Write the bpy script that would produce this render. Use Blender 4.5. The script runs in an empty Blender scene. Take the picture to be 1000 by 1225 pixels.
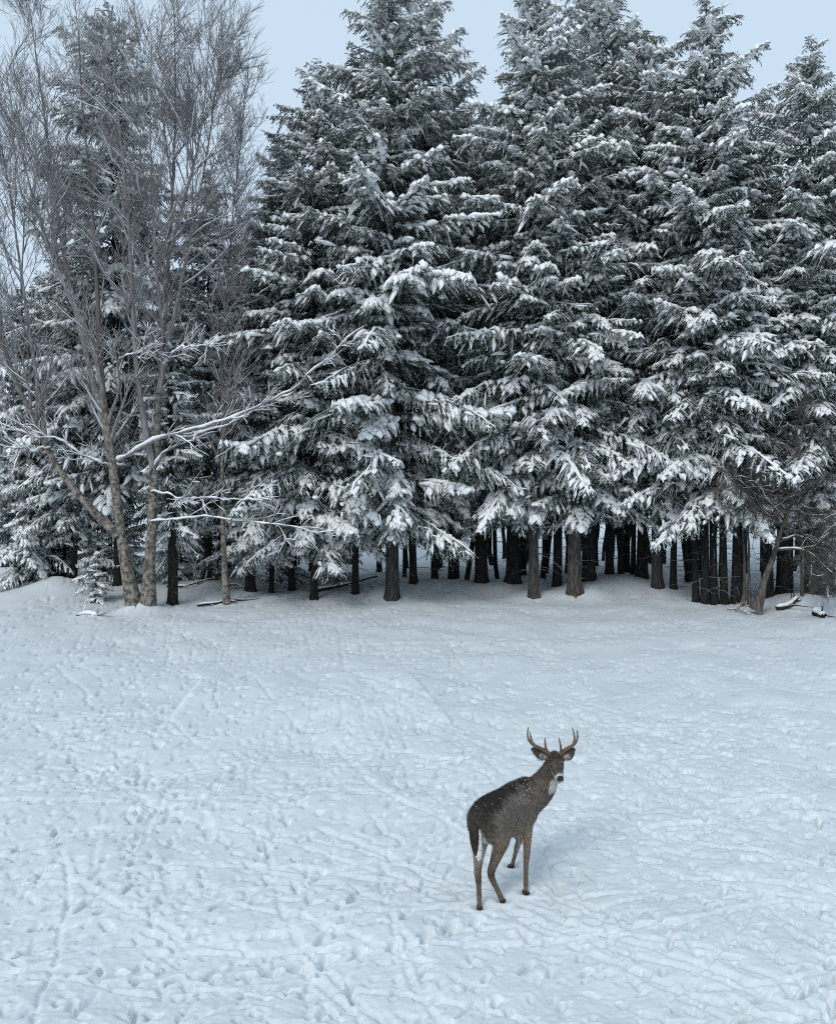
import bpy, math, random
import numpy as np
from mathutils import Vector

# ---------------------------------------------------------------- camera, world, sun, exposure
scene = bpy.context.scene
COL = scene.collection
F_PX, CAM_H, HORIZON = 980.0, 4.0, 560.0
cam_data = bpy.data.cameras.new('camera')
cam_data.sensor_fit = 'HORIZONTAL'
cam_data.sensor_width = 36.0
cam_data.lens = 36.0 * F_PX / 1000.0
cam_data.clip_start = 0.05
cam_data.clip_end = 9000.0
cam = bpy.data.objects.new('camera', cam_data)
COL.objects.link(cam)
cam.location = (0, 0, CAM_H)
cam.rotation_euler = (math.pi / 2, 0, 0)
cam_data.shift_y = (HORIZON - 612.5) / 1000.0             # level camera, slightly lowered frame: trunks stay upright
scene.camera = cam

SUN_ELEV, SUN_AZ = math.radians(42), math.radians(213)      # azimuth clockwise from +Y: behind the camera, a little left
world = bpy.data.worlds.new('World')
scene.world = world
world.use_nodes = True
wn = world.node_tree
wn.nodes.clear()
w_out = wn.nodes.new('ShaderNodeOutputWorld')
w_bg = wn.nodes.new('ShaderNodeBackground')
w_sky = wn.nodes.new('ShaderNodeTexSky')
w_sky.sky_type = 'NISHITA'
w_sky.sun_disc = False
w_sky.sun_elevation = SUN_ELEV
w_sky.sun_rotation = SUN_AZ
w_mix = wn.nodes.new('ShaderNodeMix')
w_mix.data_type = 'RGBA'
w_mix.inputs[0].default_value = 0.9
wn.links.new(w_sky.outputs[0], w_mix.inputs[6])
w_mix.inputs[7].default_value = (6.6, 8.1, 9.6, 1)           # even overcast cloud deck
wn.links.new(w_mix.outputs[2], w_bg.inputs[0])
w_bg.inputs[1].default_value = 0.1
wn.links.new(w_bg.outputs[0], w_out.inputs[0])

sun_d = bpy.data.lights.new('sun', 'SUN')
sun_d.energy = 1.5
sun_d.angle = math.radians(22)
sun_d.color = (1.0, 0.97, 0.94)
sun = bpy.data.objects.new('sun', sun_d)
COL.objects.link(sun)
sdir = Vector((math.sin(SUN_AZ) * math.cos(SUN_ELEV), math.cos(SUN_AZ) * math.cos(SUN_ELEV), math.sin(SUN_ELEV)))
sun.rotation_euler = sdir.to_track_quat('Z', 'Y').to_euler()
sun.location = (0, -10, 30)

vs = scene.view_settings
vs.view_transform = 'Standard'
vs.look = 'None'
vs.exposure = 0.0
vs.gamma = 1.0
vs.use_curve_mapping = False
scene.cycles.use_denoising = False
scene.cycles.use_adaptive_sampling = True
scene.cycles.adaptive_threshold = 0.015
scene.cycles.filter_width = 1.1
scene.cycles.max_bounces = 6
scene.cycles.diffuse_bounces = 2

# ---------------------------------------------------------------- helpers
def at(px, py, y):
    """point seen at photo pixel (px, py) at world depth y"""
    return np.array([(px - 500.0) / F_PX * y, y, CAM_H + (HORIZON - py) / F_PX * y])

def ground_px(px, py, z=0.0):
    y = (CAM_H - z) * F_PX / (py - HORIZON)
    return np.array([(px - 500.0) / F_PX * y, y, z])

def nrm(a):
    return a / np.maximum(np.linalg.norm(a, axis=-1, keepdims=True), 1e-9)

ZUP = np.array([0.0, 0.0, 1.0])

def mesh_np(name, V, quads=None, tris=None, mat=None, smooth=True):
    V = np.asarray(V, dtype=np.float32).reshape(-1, 3)
    me = bpy.data.meshes.new(name)
    me.vertices.add(len(V))
    me.vertices.foreach_set('co', V.ravel())
    parts, starts, off = [], [], 0
    if quads is not None and len(quads):
        q = np.asarray(quads, dtype=np.int32).reshape(-1, 4)
        parts.append(q.ravel()); starts.append(off + np.arange(len(q)) * 4); off += q.size
    if tris is not None and len(tris):
        t = np.asarray(tris, dtype=np.int32).reshape(-1, 3)
        parts.append(t.ravel()); starts.append(off + np.arange(len(t)) * 3); off += t.size
    li, ls = np.concatenate(parts), np.concatenate(starts)
    me.loops.add(len(li))
    me.loops.foreach_set('vertex_index', li.astype(np.int32))
    me.polygons.add(len(ls))
    me.polygons.foreach_set('loop_start', ls.astype(np.int32))
    me.update(calc_edges=True)
    me.validate()
    me.polygons.foreach_set('use_smooth', np.full(len(me.polygons), smooth, dtype=bool))
    if mat:
        me.materials.append(mat)
    return me

def link(name, me, parent=None):
    o = bpy.data.objects.new(name, me)
    COL.objects.link(o)
    o.parent = parent
    return o

def tag(o, label=None, cat=None, group=None, kind=None):
    if label: o['label'] = label
    if cat: o['category'] = cat
    if group: o['group'] = group
    if kind: o['kind'] = kind
    return o

def empty(name, loc=(0, 0, 0)):
    o = bpy.data.objects.new(name, None)
    o.empty_display_size = 0.2
    COL.objects.link(o)
    o.location = [float(c) for c in loc]
    return o

class Bag:
    """collects quad / tri geometry"""
    def __init__(self):
        self.V, self.Q, self.T, self.n = [], [], [], 0
    def add(self, V, Q=None, T=None):
        V = np.asarray(V, dtype=float).reshape(-1, 3)
        if Q is not None and len(Q): self.Q.append(np.asarray(Q).reshape(-1, 4) + self.n)
        if T is not None and len(T): self.T.append(np.asarray(T).reshape(-1, 3) + self.n)
        self.V.append(V); self.n += len(V)
    def mesh(self, name, mat, smooth=True):
        return mesh_np(name, np.concatenate(self.V), np.concatenate(self.Q) if self.Q else None,
                       np.concatenate(self.T) if self.T else None, mat, smooth)

def tubes(P, R, k=5, side=None, flat=1.0, cap=False):
    """P (n,m,3) polylines, R (n,m) radii -> verts, quads. side: fixed side vectors (n,3) or None"""
    P = np.asarray(P, float); R = np.asarray(R, float)
    n, m, _ = P.shape
    T = nrm(np.gradient(P, axis=1))
    if side is None:
        ref = np.where(np.abs(T[..., 2:3]) > 0.9, np.array([1.0, 0, 0]), ZUP)
        A = nrm(np.cross(T, ref)); B = np.cross(A, T)
    else:
        A = np.broadcast_to(side[:, None, :], P.shape); B = np.broadcast_to(ZUP, P.shape)
    th = np.arange(k) * 2 * math.pi / k
    ring = (A[:, :, None, :] * np.cos(th)[None, None, :, None] + B[:, :, None, :] * (flat * np.sin(th))[None, None, :, None])
    V = P[:, :, None, :] + ring * R[:, :, None, None]
    i = np.arange(n)[:, None, None] * m * k + np.arange(m - 1)[None, :, None] * k
    j = np.arange(k)[None, None, :]; j2 = (j + 1) % k
    Q = np.stack(np.broadcast_arrays(i + j, i + j2, i + k + j2, i + k + j), axis=-1)
    return V.reshape(-1, 3), Q.reshape(-1, 4)

# ---------------------------------------------------------------- materials
def new_mat(name):
    m = bpy.data.materials.new(name)
    m.use_nodes = True
    nt = m.node_tree
    b = nt.nodes['Principled BSDF']
    b.inputs['Roughness'].default_value = 0.85
    b.inputs['Specular IOR Level'].default_value = 0.2
    return m, nt, b

def nd(nt, t, **kw):
    n = nt.nodes.new(t)
    for k, v in kw.items(): setattr(n, k, v)
    return n

def mixc(nt, fac, a, b):
    n = nd(nt, 'ShaderNodeMix', data_type='RGBA')
    for s, v in ((n.inputs[0], fac), (n.inputs[6], a), (n.inputs[7], b)):
        if hasattr(v, 'links') or isinstance(v, bpy.types.NodeSocket): nt.links.new(v, s)
        elif isinstance(v, tuple): s.default_value = (*v, 1)
        else: s.default_value = v
    return n.outputs[2]

def math_n(nt, op, a, b=0.0, clamp=False):
    n = nd(nt, 'ShaderNodeMath', operation=op, use_clamp=clamp)
    for s, v in ((n.inputs[0], a), (n.inputs[1], b)):
        if isinstance(v, bpy.types.NodeSocket): nt.links.new(v, s)
        else: s.default_value = v
    return n.outputs[0]

def ramp(nt, v, lo, hi, a=0.0, b=1.0):
    n = nd(nt, 'ShaderNodeMapRange', interpolation_type='SMOOTHSTEP')
    nt.links.new(v, n.inputs[0])
    n.inputs[1].default_value, n.inputs[2].default_value = lo, hi
    n.inputs[3].default_value, n.inputs[4].default_value = a, b
    return n.outputs[0]

def noise(nt, scale, detail=3.0, rough=0.55, vec=None, stretch=None):
    if vec is None:
        vec = nd(nt, 'ShaderNodeTexCoord').outputs['Object']
    if stretch:
        mp = nd(nt, 'ShaderNodeMapping')
        mp.inputs['Scale'].default_value = stretch
        nt.links.new(vec, mp.inputs[0]); vec = mp.outputs[0]
    n = nd(nt, 'ShaderNodeTexNoise')
    n.inputs['Scale'].default_value = scale
    n.inputs['Detail'].default_value = detail
    n.inputs['Roughness'].default_value = rough
    nt.links.new(vec, n.inputs['Vector'])
    return n.outputs[0]

def bump(nt, bsdf, h, strength, dist):
    n = nd(nt, 'ShaderNodeBump')
    n.inputs['Strength'].default_value = strength
    n.inputs['Distance'].default_value = dist
    nt.links.new(h, n.inputs['Height'])
    nt.links.new(n.outputs[0], bsdf.inputs['Normal'])

def up_frost(nt, lo, hi, namp, nscale):
    """0..1 where the surface faces the sky: snow and frost lying on it"""
    g = nd(nt, 'ShaderNodeNewGeometry')
    sx = nd(nt, 'ShaderNodeSeparateXYZ')
    nt.links.new(g.outputs['Normal'], sx.inputs[0])
    nz = noise(nt, nscale, 2.0, 0.6, vec=g.outputs['Position'])
    v = math_n(nt, 'ADD', sx.outputs[2], math_n(nt, 'MULTIPLY', math_n(nt, 'SUBTRACT', nz, 0.5), namp))
    return ramp(nt, v, lo, hi)

SNOW_C = (0.90, 0.91, 0.91)

def m_snow_ground():
    m, nt, b = new_mat('trampled_snow')
    n1 = noise(nt, 1.6, 4, 0.6)
    c = mixc(nt, ramp(nt, n1, 0.3, 0.7), (0.585, 0.635, 0.655), (0.65, 0.69, 0.705))
    fa = nd(nt, 'ShaderNodeAttribute', attribute_name='rim_gleam')       # kicked powder, plus the light that rims catch, painted whiter than the crust
    c = mixc(nt, math_n(nt, 'MULTIPLY', fa.outputs['Fac'], 0.7), c, (0.86, 0.90, 0.91))
    nt.links.new(c, b.inputs['Base Color'])
    b.inputs['Roughness'].default_value = 0.75
    h = math_n(nt, 'ADD', noise(nt, 9, 5, 0.62), math_n(nt, 'MULTIPLY', noise(nt, 45, 4, 0.65), 0.35))
    bump(nt, b, h, 0.5, 0.02)
    return m

def m_snow_clump():
    m, nt, b = new_mat('bough_snow')
    b.inputs['Base Color'].default_value = (*SNOW_C, 1)
    b.inputs['Roughness'].default_value = 0.8
    bump(nt, b, noise(nt, 22, 3, 0.6), 0.5, 0.03)
    return m

def m_needles(name, dark, light, frost_hi):
    m, nt, b = new_mat(name)
    g = nd(nt, 'ShaderNodeNewGeometry')
    n1 = noise(nt, 0.9, 3, 0.6, vec=g.outputs['Position'])
    n2 = noise(nt, 14, 2, 0.6, vec=g.outputs['Position'])
    oi = nd(nt, 'ShaderNodeObjectInfo')
    f = math_n(nt, 'ADD', math_n(nt, 'MULTIPLY', n1, 0.5), math_n(nt, 'MULTIPLY', n2, 0.5))
    f = math_n(nt, 'ADD', f, math_n(nt, 'MULTIPLY', math_n(nt, 'SUBTRACT', oi.outputs['Random'], 0.5), 0.15))
    c = mixc(nt, ramp(nt, f, 0.35, 0.68), dark, light)
    sp = nd(nt, 'ShaderNodeSeparateXYZ'); nt.links.new(g.outputs['Position'], sp.inputs[0])
    rime_haze = ramp(nt, sp.outputs[2], 5.0, 19.0, 0.0, 1.0)                 # frost growing with height; its paling also stands in for haze
    fr = math_n(nt, 'MULTIPLY', up_frost(nt, 0.22, 0.9, 1.5, 5.0), frost_hi)
    fr = math_n(nt, 'ADD', fr, math_n(nt, 'MULTIPLY', rime_haze, math_n(nt, 'MULTIPLY', n2, 0.36)), clamp=True)
    c = mixc(nt, fr, c, (0.80, 0.82, 0.82))
    nt.links.new(c, b.inputs['Base Color'])
    b.inputs['Roughness'].default_value = 0.6
    return m

def m_bark(name, dark, light, frost=0.5, lo=0.35, stretch=(1, 1, 0.18), sc=18, high=None):
    m, nt, b = new_mat(name)
    n1 = noise(nt, sc, 5, 0.65, stretch=stretch)
    c = mixc(nt, ramp(nt, n1, 0.36, 0.66), dark, light)
    if high:                                        # thinner, greyer young bark up the stem
        sp = nd(nt, 'ShaderNodeSeparateXYZ'); nt.links.new(nd(nt, 'ShaderNodeTexCoord').outputs['Object'], sp.inputs[0])
        c = mixc(nt, ramp(nt, sp.outputs[2], 3.0, 8.5), c, high)
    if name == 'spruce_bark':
        oa = nd(nt, 'ShaderNodeAttribute', attribute_type='OBJECT', attribute_name='bark_lit')
        c = mixc(nt, oa.outputs['Fac'], c, mixc(nt, ramp(nt, n1, 0.36, 0.66), (0.035, 0.031, 0.027), (0.115, 0.103, 0.092)))  # front trunks: same bark, the light on them put into its colour
    if frost:
        fr = math_n(nt, 'MULTIPLY', up_frost(nt, lo, lo + 0.45, 0.9, 9), frost)
        c = mixc(nt, fr, c, (0.74, 0.78, 0.83))
    nt.links.new(c, b.inputs['Base Color'])
    bump(nt, b, n1, 0.9, 0.03)
    return m

def m_plain(name, col, rough=0.7, spec=0.2, var=0.25, sc=30):
    m, nt, b = new_mat(name)
    n1 = noise(nt, sc, 3, 0.6)
    c = mixc(nt, n1, tuple(x * (1 - var) for x in col), tuple(min(1, x * (1 + var)) for x in col))
    nt.links.new(c, b.inputs['Base Color'])
    b.inputs['Roughness'].default_value = rough
    b.inputs['Specular IOR Level'].default_value = spec
    return m

M_GROUND = m_snow_ground()
M_SNOW = m_snow_clump()
M_NEEDLE = m_needles('spruce_needles', (0.014, 0.029, 0.021), (0.060, 0.098, 0.074), 0.78)
M_NEEDLE_RIME_HAZE = m_needles('rime_haze_needles', (0.06, 0.075, 0.072), (0.17, 0.19, 0.185), 0.85)  # paler needles for trees behind: frost, with their haze put into the colour
M_SPRUCE_BARK = m_bark('spruce_bark', (0.007, 0.0065, 0.006), (0.034, 0.031, 0.028), 0.0)
M_BRANCH = m_bark('spruce_branch', (0.014, 0.012, 0.010), (0.05, 0.043, 0.038), 0.6)
M_BIRCH = m_bark('yellow_birch_bark', (0.07, 0.06, 0.05), (0.33, 0.295, 0.25), 0.0, stretch=(1, 1, 0.9), sc=9, high=(0.13, 0.115, 0.11))
M_TWIG = m_bark('bare_twigs', (0.15, 0.137, 0.134), (0.31, 0.29, 0.287), 0.85, lo=0.1)
M_SHRUB = m_bark('dead_shrub_wood', (0.05, 0.044, 0.038), (0.155, 0.137, 0.118), 0.15, lo=0.6)
M_LOG = m_bark('fallen_wood', (0.012, 0.010, 0.008), (0.05, 0.042, 0.034), 0.7, lo=0.5)

# ---------------------------------------------------------------- ground
RES, GX0, GX1, GY0, GY1 = 0.014, -16.5, 16.5, 3.0, 31.0
NXR, NYR = int((GX1 - GX0) / RES), int((GY1 - GY0) / RES)
rg = np.random.default_rng(11)

def band_noise(lam, sharp=0.6):
    """unit-variance noise with wavelength about lam metres on the raster"""
    f = np.fft.rfft2(rg.standard_normal((NYR, NXR)).astype(np.float32))
    ky = np.fft.fftfreq(NYR, RES)[:, None]; kx = np.fft.rfftfreq(NXR, RES)[None, :]
    k = np.sqrt(kx * kx + ky * ky) + 1e-9
    f *= np.exp(-(np.log(k * lam) / sharp) ** 2)
    a = np.fft.irfft2(f, s=(NYR, NXR))
    return a / a.std()

xs_r = GX0 + np.arange(NXR) * RES
ys_r = GY0 + np.arange(NYR) * RES
XX, YY = np.meshgrid(xs_r, ys_r)

def sstep(a, b, x):
    t = np.clip((x - a) / (b - a), 0, 1)
    return t * t * (3 - 2 * t)

near = 1 - sstep(7, 17, YY)
HM = 0.022 * band_noise(2.6) + 0.003 * band_noise(0.8) + (0.001 + 0.002 * near) * band_noise(0.3) + (0.0004 + 0.0018 * near) * band_noise(0.09)
PIT = np.zeros_like(HM)
RIM_GLEAM = np.zeros_like(HM)

def stamp(x, y, ang, a, b, d, rim=0.16):
    R = max(a, b) * 1.9
    i0, i1 = int((x - R - GX0) / RES), int((x + R - GX0) / RES) + 1
    j0, j1 = int((y - R - GY0) / RES), int((y + R - GY0) / RES) + 1
    if i0 < 0 or j0 < 0 or i1 >= NXR or j1 >= NYR: return
    dx = xs_r[i0:i1][None, :] - x; dy = ys_r[j0:j1][:, None] - y
    c, s = math.cos(ang), math.sin(ang)
    u = (dx * c + dy * s) / a; v = (-dx * s + dy * c) / b
    q = np.sqrt(u * u + v * v)
    pit = -d * (1 - sstep(0.55, 1.05, q))
    rimv = rim * d * np.exp(-((q - 1.22) / 0.24) ** 2) * (1 + 0.6 * u / (q + 0.3))
    phi = rg.normal(0.0, 0.9)
    cres = np.clip(0.15 + (u * math.cos(phi) + v * math.sin(phi)) / (q + 0.05), 0, 1) * np.exp(-((q - 1.1) / 0.13) ** 2) * min(1.0, d / 0.05)
    Fr = RIM_GLEAM[j0:j1, i0:i1]
    np.maximum(Fr, cres, out=Fr)
    P = PIT[j0:j1, i0:i1]
    P[:] = np.minimum(P, pit) + np.where(pit < -0.004, 0, rimv) * 0.8

def trail(x, y, ang, n, step, wob, depth, drag):
    s = 1
    for _ in range(n):
        ang += rg.normal(0, wob)
        x += math.cos(ang) * step; y += math.sin(ang) * step
        s = -s
        ox, oy = -math.sin(ang) * 0.07 * s, math.cos(ang) * 0.07 * s
        L = rg.uniform(0.04, 0.06) + drag * rg.uniform(0, 1) ** 2 * 0.17
        stamp(x + ox, y + oy, ang + rg.normal(0, 0.2), L, rg.uniform(0.024, 0.038), depth * rg.uniform(0.6, 1.25))

# trails crossing the lawn, denser towards the house
for _ in range(100):
    x, y = rg.uniform(-11, 11), rg.uniform(9, 24)
    trail(x, y, rg.uniform(0, 2 * math.pi), int(rg.uniform(14, 45)), rg.uniform(0.32, 0.5), 0.13, 0.055 + 0.03 * (y > 14), 0.8)
for _ in range(120):
    x, y = rg.uniform(-6, 7), rg.uniform(4.5, 13)
    trail(x, y, rg.uniform(0, 2 * math.pi), int(rg.uniform(10, 30)), rg.uniform(0.24, 0.42), 0.22, 0.07, 0.8)
for _ in range(3200):          # trampled feeding ground
    y = 4.2 + 9 * rg.random() ** 1.4
    x = rg.uniform(-0.62, 0.62) * (y + 1.5)
    stamp(x, y, rg.uniform(0, math.pi), rg.uniform(0.028, 0.085), rg.uniform(0.02, 0.036), rg.uniform(0.015, 0.055))
for _ in range(750):          # scattered far prints
    y = rg.uniform(12, 24.5)
    x = rg.uniform(-0.56, 0.56) * y
    stamp(x, y, rg.uniform(0, math.pi), rg.uniform(0.06, 0.18), rg.uniform(0.035, 0.06), rg.uniform(0.035, 0.075))
# long shuffled trails
for _ in range(150):
    y = 5.5 + 18 * rg.random() ** 1.2; x = rg.uniform(-0.55, 0.55) * y; ang = rg.uniform(0, 6.28)
    dp, wd = rg.uniform(0.012, 0.032), rg.uniform(0.02, 0.045)
    for _ in range(int(rg.uniform(20, 75))):
        ang += rg.normal(0, 0.07); x += math.cos(ang) * 0.1; y += math.sin(ang) * 0.1
        stamp(x, y, ang, 0.11, wd * rg.uniform(0.8, 1.2), dp * rg.uniform(0.5, 1.3), 0.25)
# the deer's own trail leading up to where it stands
for k in range(26):
    t = k * 0.24
    q = ground_px(573.5, 1086)
    x, y = q[0] - 0.12 - 0.50 * t + 0.05 * math.sin(t * 2.1) + 0.07 * (-1) ** k, q[1] - 0.25 - 0.30 * t + 0.10 * t * t * 0.3
    stamp(x, y, 0.9 - 0.1 * t, rg.uniform(0.06, 0.10), rg.uniform(0.035, 0.05), 0.085, 0.3)
# a few continuous drag grooves
for (p0, p1) in (((770, 776), (945, 767)), ((860, 800), (960, 830)), ((905, 800), (935, 900)), ((150, 830), (420, 760)), ((20, 950), (150, 900)),
                 ((480, 990), (600, 900)), ((180, 1080), (250, 980)), ((760, 1000), (930, 960))):
    a, b = ground_px(*p0), ground_px(*p1)
    L = np.linalg.norm(b - a); n = int(L / 0.09)
    ang = math.atan2(b[1] - a[1], b[0] - a[0])
    for t in np.linspace(0, 1, n):
        w = 0.12 * math.sin(t * 9 + p0[0])
        q = a + (b - a) * t
        stamp(q[0] - math.sin(ang) * w, q[1] + math.cos(ang) * w, ang, 0.13, 0.06, 0.03, 0.2)
HM += np.clip(PIT, -0.11, 0.02)
# snow-covered low platform on the lawn
c = [ground_px(*p)[:2] for p in ((236, 822), (482, 806), (560, 885), (180, 890))]
dmin = np.full_like(HM, 9.0)
for k in range(4):
    p, q = c[k], c[(k + 1) % 4]
    e = (q - p) / np.linalg.norm(q - p)
    dmin = np.minimum(dmin, (XX - p[0]) * e[1] - (YY - p[1]) * e[0])
fade = sstep(ground_px(0, 885)[1] - 0.3, ground_px(0, 838)[1], YY)
HM += 0.16 * sstep(-0.08, 0.08, dmin) * fade
RIM_GLEAM = np.maximum(RIM_GLEAM, 0.6 * np.exp(-((dmin - 0.05) / 0.07) ** 2) * fade)  # platform edge painted paler, as if catching light
# bank at the wood's edge and mounds of drifted snow
edge = 25.3 + 0.5 * np.sin(XX * 0.55 + 1.0) + 0.3 * np.sin(XX * 1.3)
HM += 0.16 * sstep(-1.2, 1.0, YY - edge) * (1 + 0.5 * np.sin(XX * 0.9 + 2))
MOUNDS = [(70, 712, 0.75, 0.42), (95, 716, 0.8, 0.25), (740, 708, 1.6, 0.30), (945, 724, 0.9, 0.30), (985, 727, 0.7, 0.2), (160, 731, 0.42, 0.2), (178, 730, 0.38, 0.16), (205, 724, 0.35, 0.1), (271, 722, 0.35, 0.1),
          (467, 716, 0.6, 0.15), (640, 715, 0.6, 0.15), (689, 715, 0.7, 0.17), (600, 704, 1.2, 0.18), (30, 716, 1.2, 0.2), (520, 708, 1.3, 0.15)]
for (px, py, r, h) in MOUNDS:
    q = ground_px(px, py)
    HM += h * np.exp(-((XX - q[0]) ** 2 + (YY - q[1]) ** 2) / (r * r))
# deer's hoof holes
HOOF = {'hl': (573.5, 1086), 'hr': (601, 1077.5), 'fr': (628.5, 1068), 'fl': (612, 1036)}
for k in HOOF.values():
    q = ground_px(*k)
    g2 = (XX - q[0]) ** 2 + (YY - q[1]) ** 2
    w = np.exp(-g2 / 0.22 ** 2)
    HM = HM * (1 - w) + w * 0.012 - 0.05 * np.exp(-g2 / 0.055 ** 2) + 0.012 * np.exp(-((np.sqrt(g2) - 0.11) / 0.04) ** 2)
    RIM_GLEAM = np.maximum(RIM_GLEAM, 0.7 * np.exp(-((np.sqrt(g2) - 0.11) / 0.05) ** 2))
wx = sstep(GX0, GX0 + 2, XX) * (1 - sstep(GX1 - 2, GX1, XX)) * sstep(GY0, GY0 + 0.6, YY) * (1 - sstep(GY1 - 2, GY1, YY))
HM *= wx

def ground_h(x, y):
    x = np.asarray(x, float); y = np.asarray(y, float)
    far = 0.10 * np.sin(x * 0.31 + 1.1) * np.cos(y * 0.27) * sstep(27, 33, y) + 0.16 * sstep(28, 32, y) + np.maximum(y - 60, 0) * 0.004
    fx = np.clip((x - GX0) / RES, 0, NXR - 1.001); fy = np.clip((y - GY0) / RES, 0, NYR - 1.001)
    i, j = fx.astype(int), fy.astype(int)
    u, v = fx - i, fy - j
    h = HM[j, i] * (1 - u) * (1 - v) + HM[j, i + 1] * u * (1 - v) + HM[j + 1, i] * (1 - u) * v + HM[j + 1, i + 1] * u * v
    return h + far

ys = [-300, -80, -20, -5, 0, 2, 3.2, 4.0, 4.5, 4.8, 5.0]
y = 5.1
while y < 27.5:
    ys.append(y); y += min(0.00033 * y * y, 0.13)
while y < 46:
    ys.append(y); y += 0.5
ys += [50, 60, 75, 100, 150, 250, 500, 1000, 2500]
ys = np.array(ys)
s_in = np.linspace(-1, 1, 600)
s_out = np.array([1.1, 1.25, 1.5, 2, 3, 6, 15, 60, 200])
ss = np.concatenate([-s_out[::-1], s_in, s_out])
half = np.where(ys < 3, 3.2, np.where(ys < 46, 1.4 + ys * 0.56, 27 + (ys - 46) * 0.5))
GXm = ss[None, :] * half[:, None]
GYm = np.broadcast_to(ys[:, None], GXm.shape)
GZm = ground_h(GXm, GYm)
ny, nx = GXm.shape
idx = np.arange(ny * nx).reshape(ny, nx)
Q = np.stack([idx[:-1, :-1], idx[:-1, 1:], idx[1:, 1:], idx[1:, :-1]], -1)
g = link('snow_ground', mesh_np('snow_ground', np.stack([GXm, GYm, GZm], -1), Q, None, M_GROUND))
fx = np.clip(((GXm - GX0) / RES).astype(int), 0, NXR - 1); fy = np.clip(((GYm - GY0) / RES).astype(int), 0, NYR - 1)
fa = g.data.attributes.new('rim_gleam', 'FLOAT', 'POINT')
RIM_GLEAM[:, 0] = RIM_GLEAM[:, -1] = 0; RIM_GLEAM[0] = RIM_GLEAM[-1] = 0
fa.data.foreach_set('value', RIM_GLEAM[fy, fx].astype(np.float32).ravel())
tag(g, 'trampled snow field crossed by animal tracks up to the wood', 'ground', kind='structure')

# ---------------------------------------------------------------- spruces
def interp_poly(P, t):
    """P (m,3), t (n,) in 0..1"""
    m = len(P); f = np.clip(t, 0, 0.9999) * (m - 1); i = f.astype(int); u = (f - i)[:, None]
    return P[i] * (1 - u) + P[i + 1] * u

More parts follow.
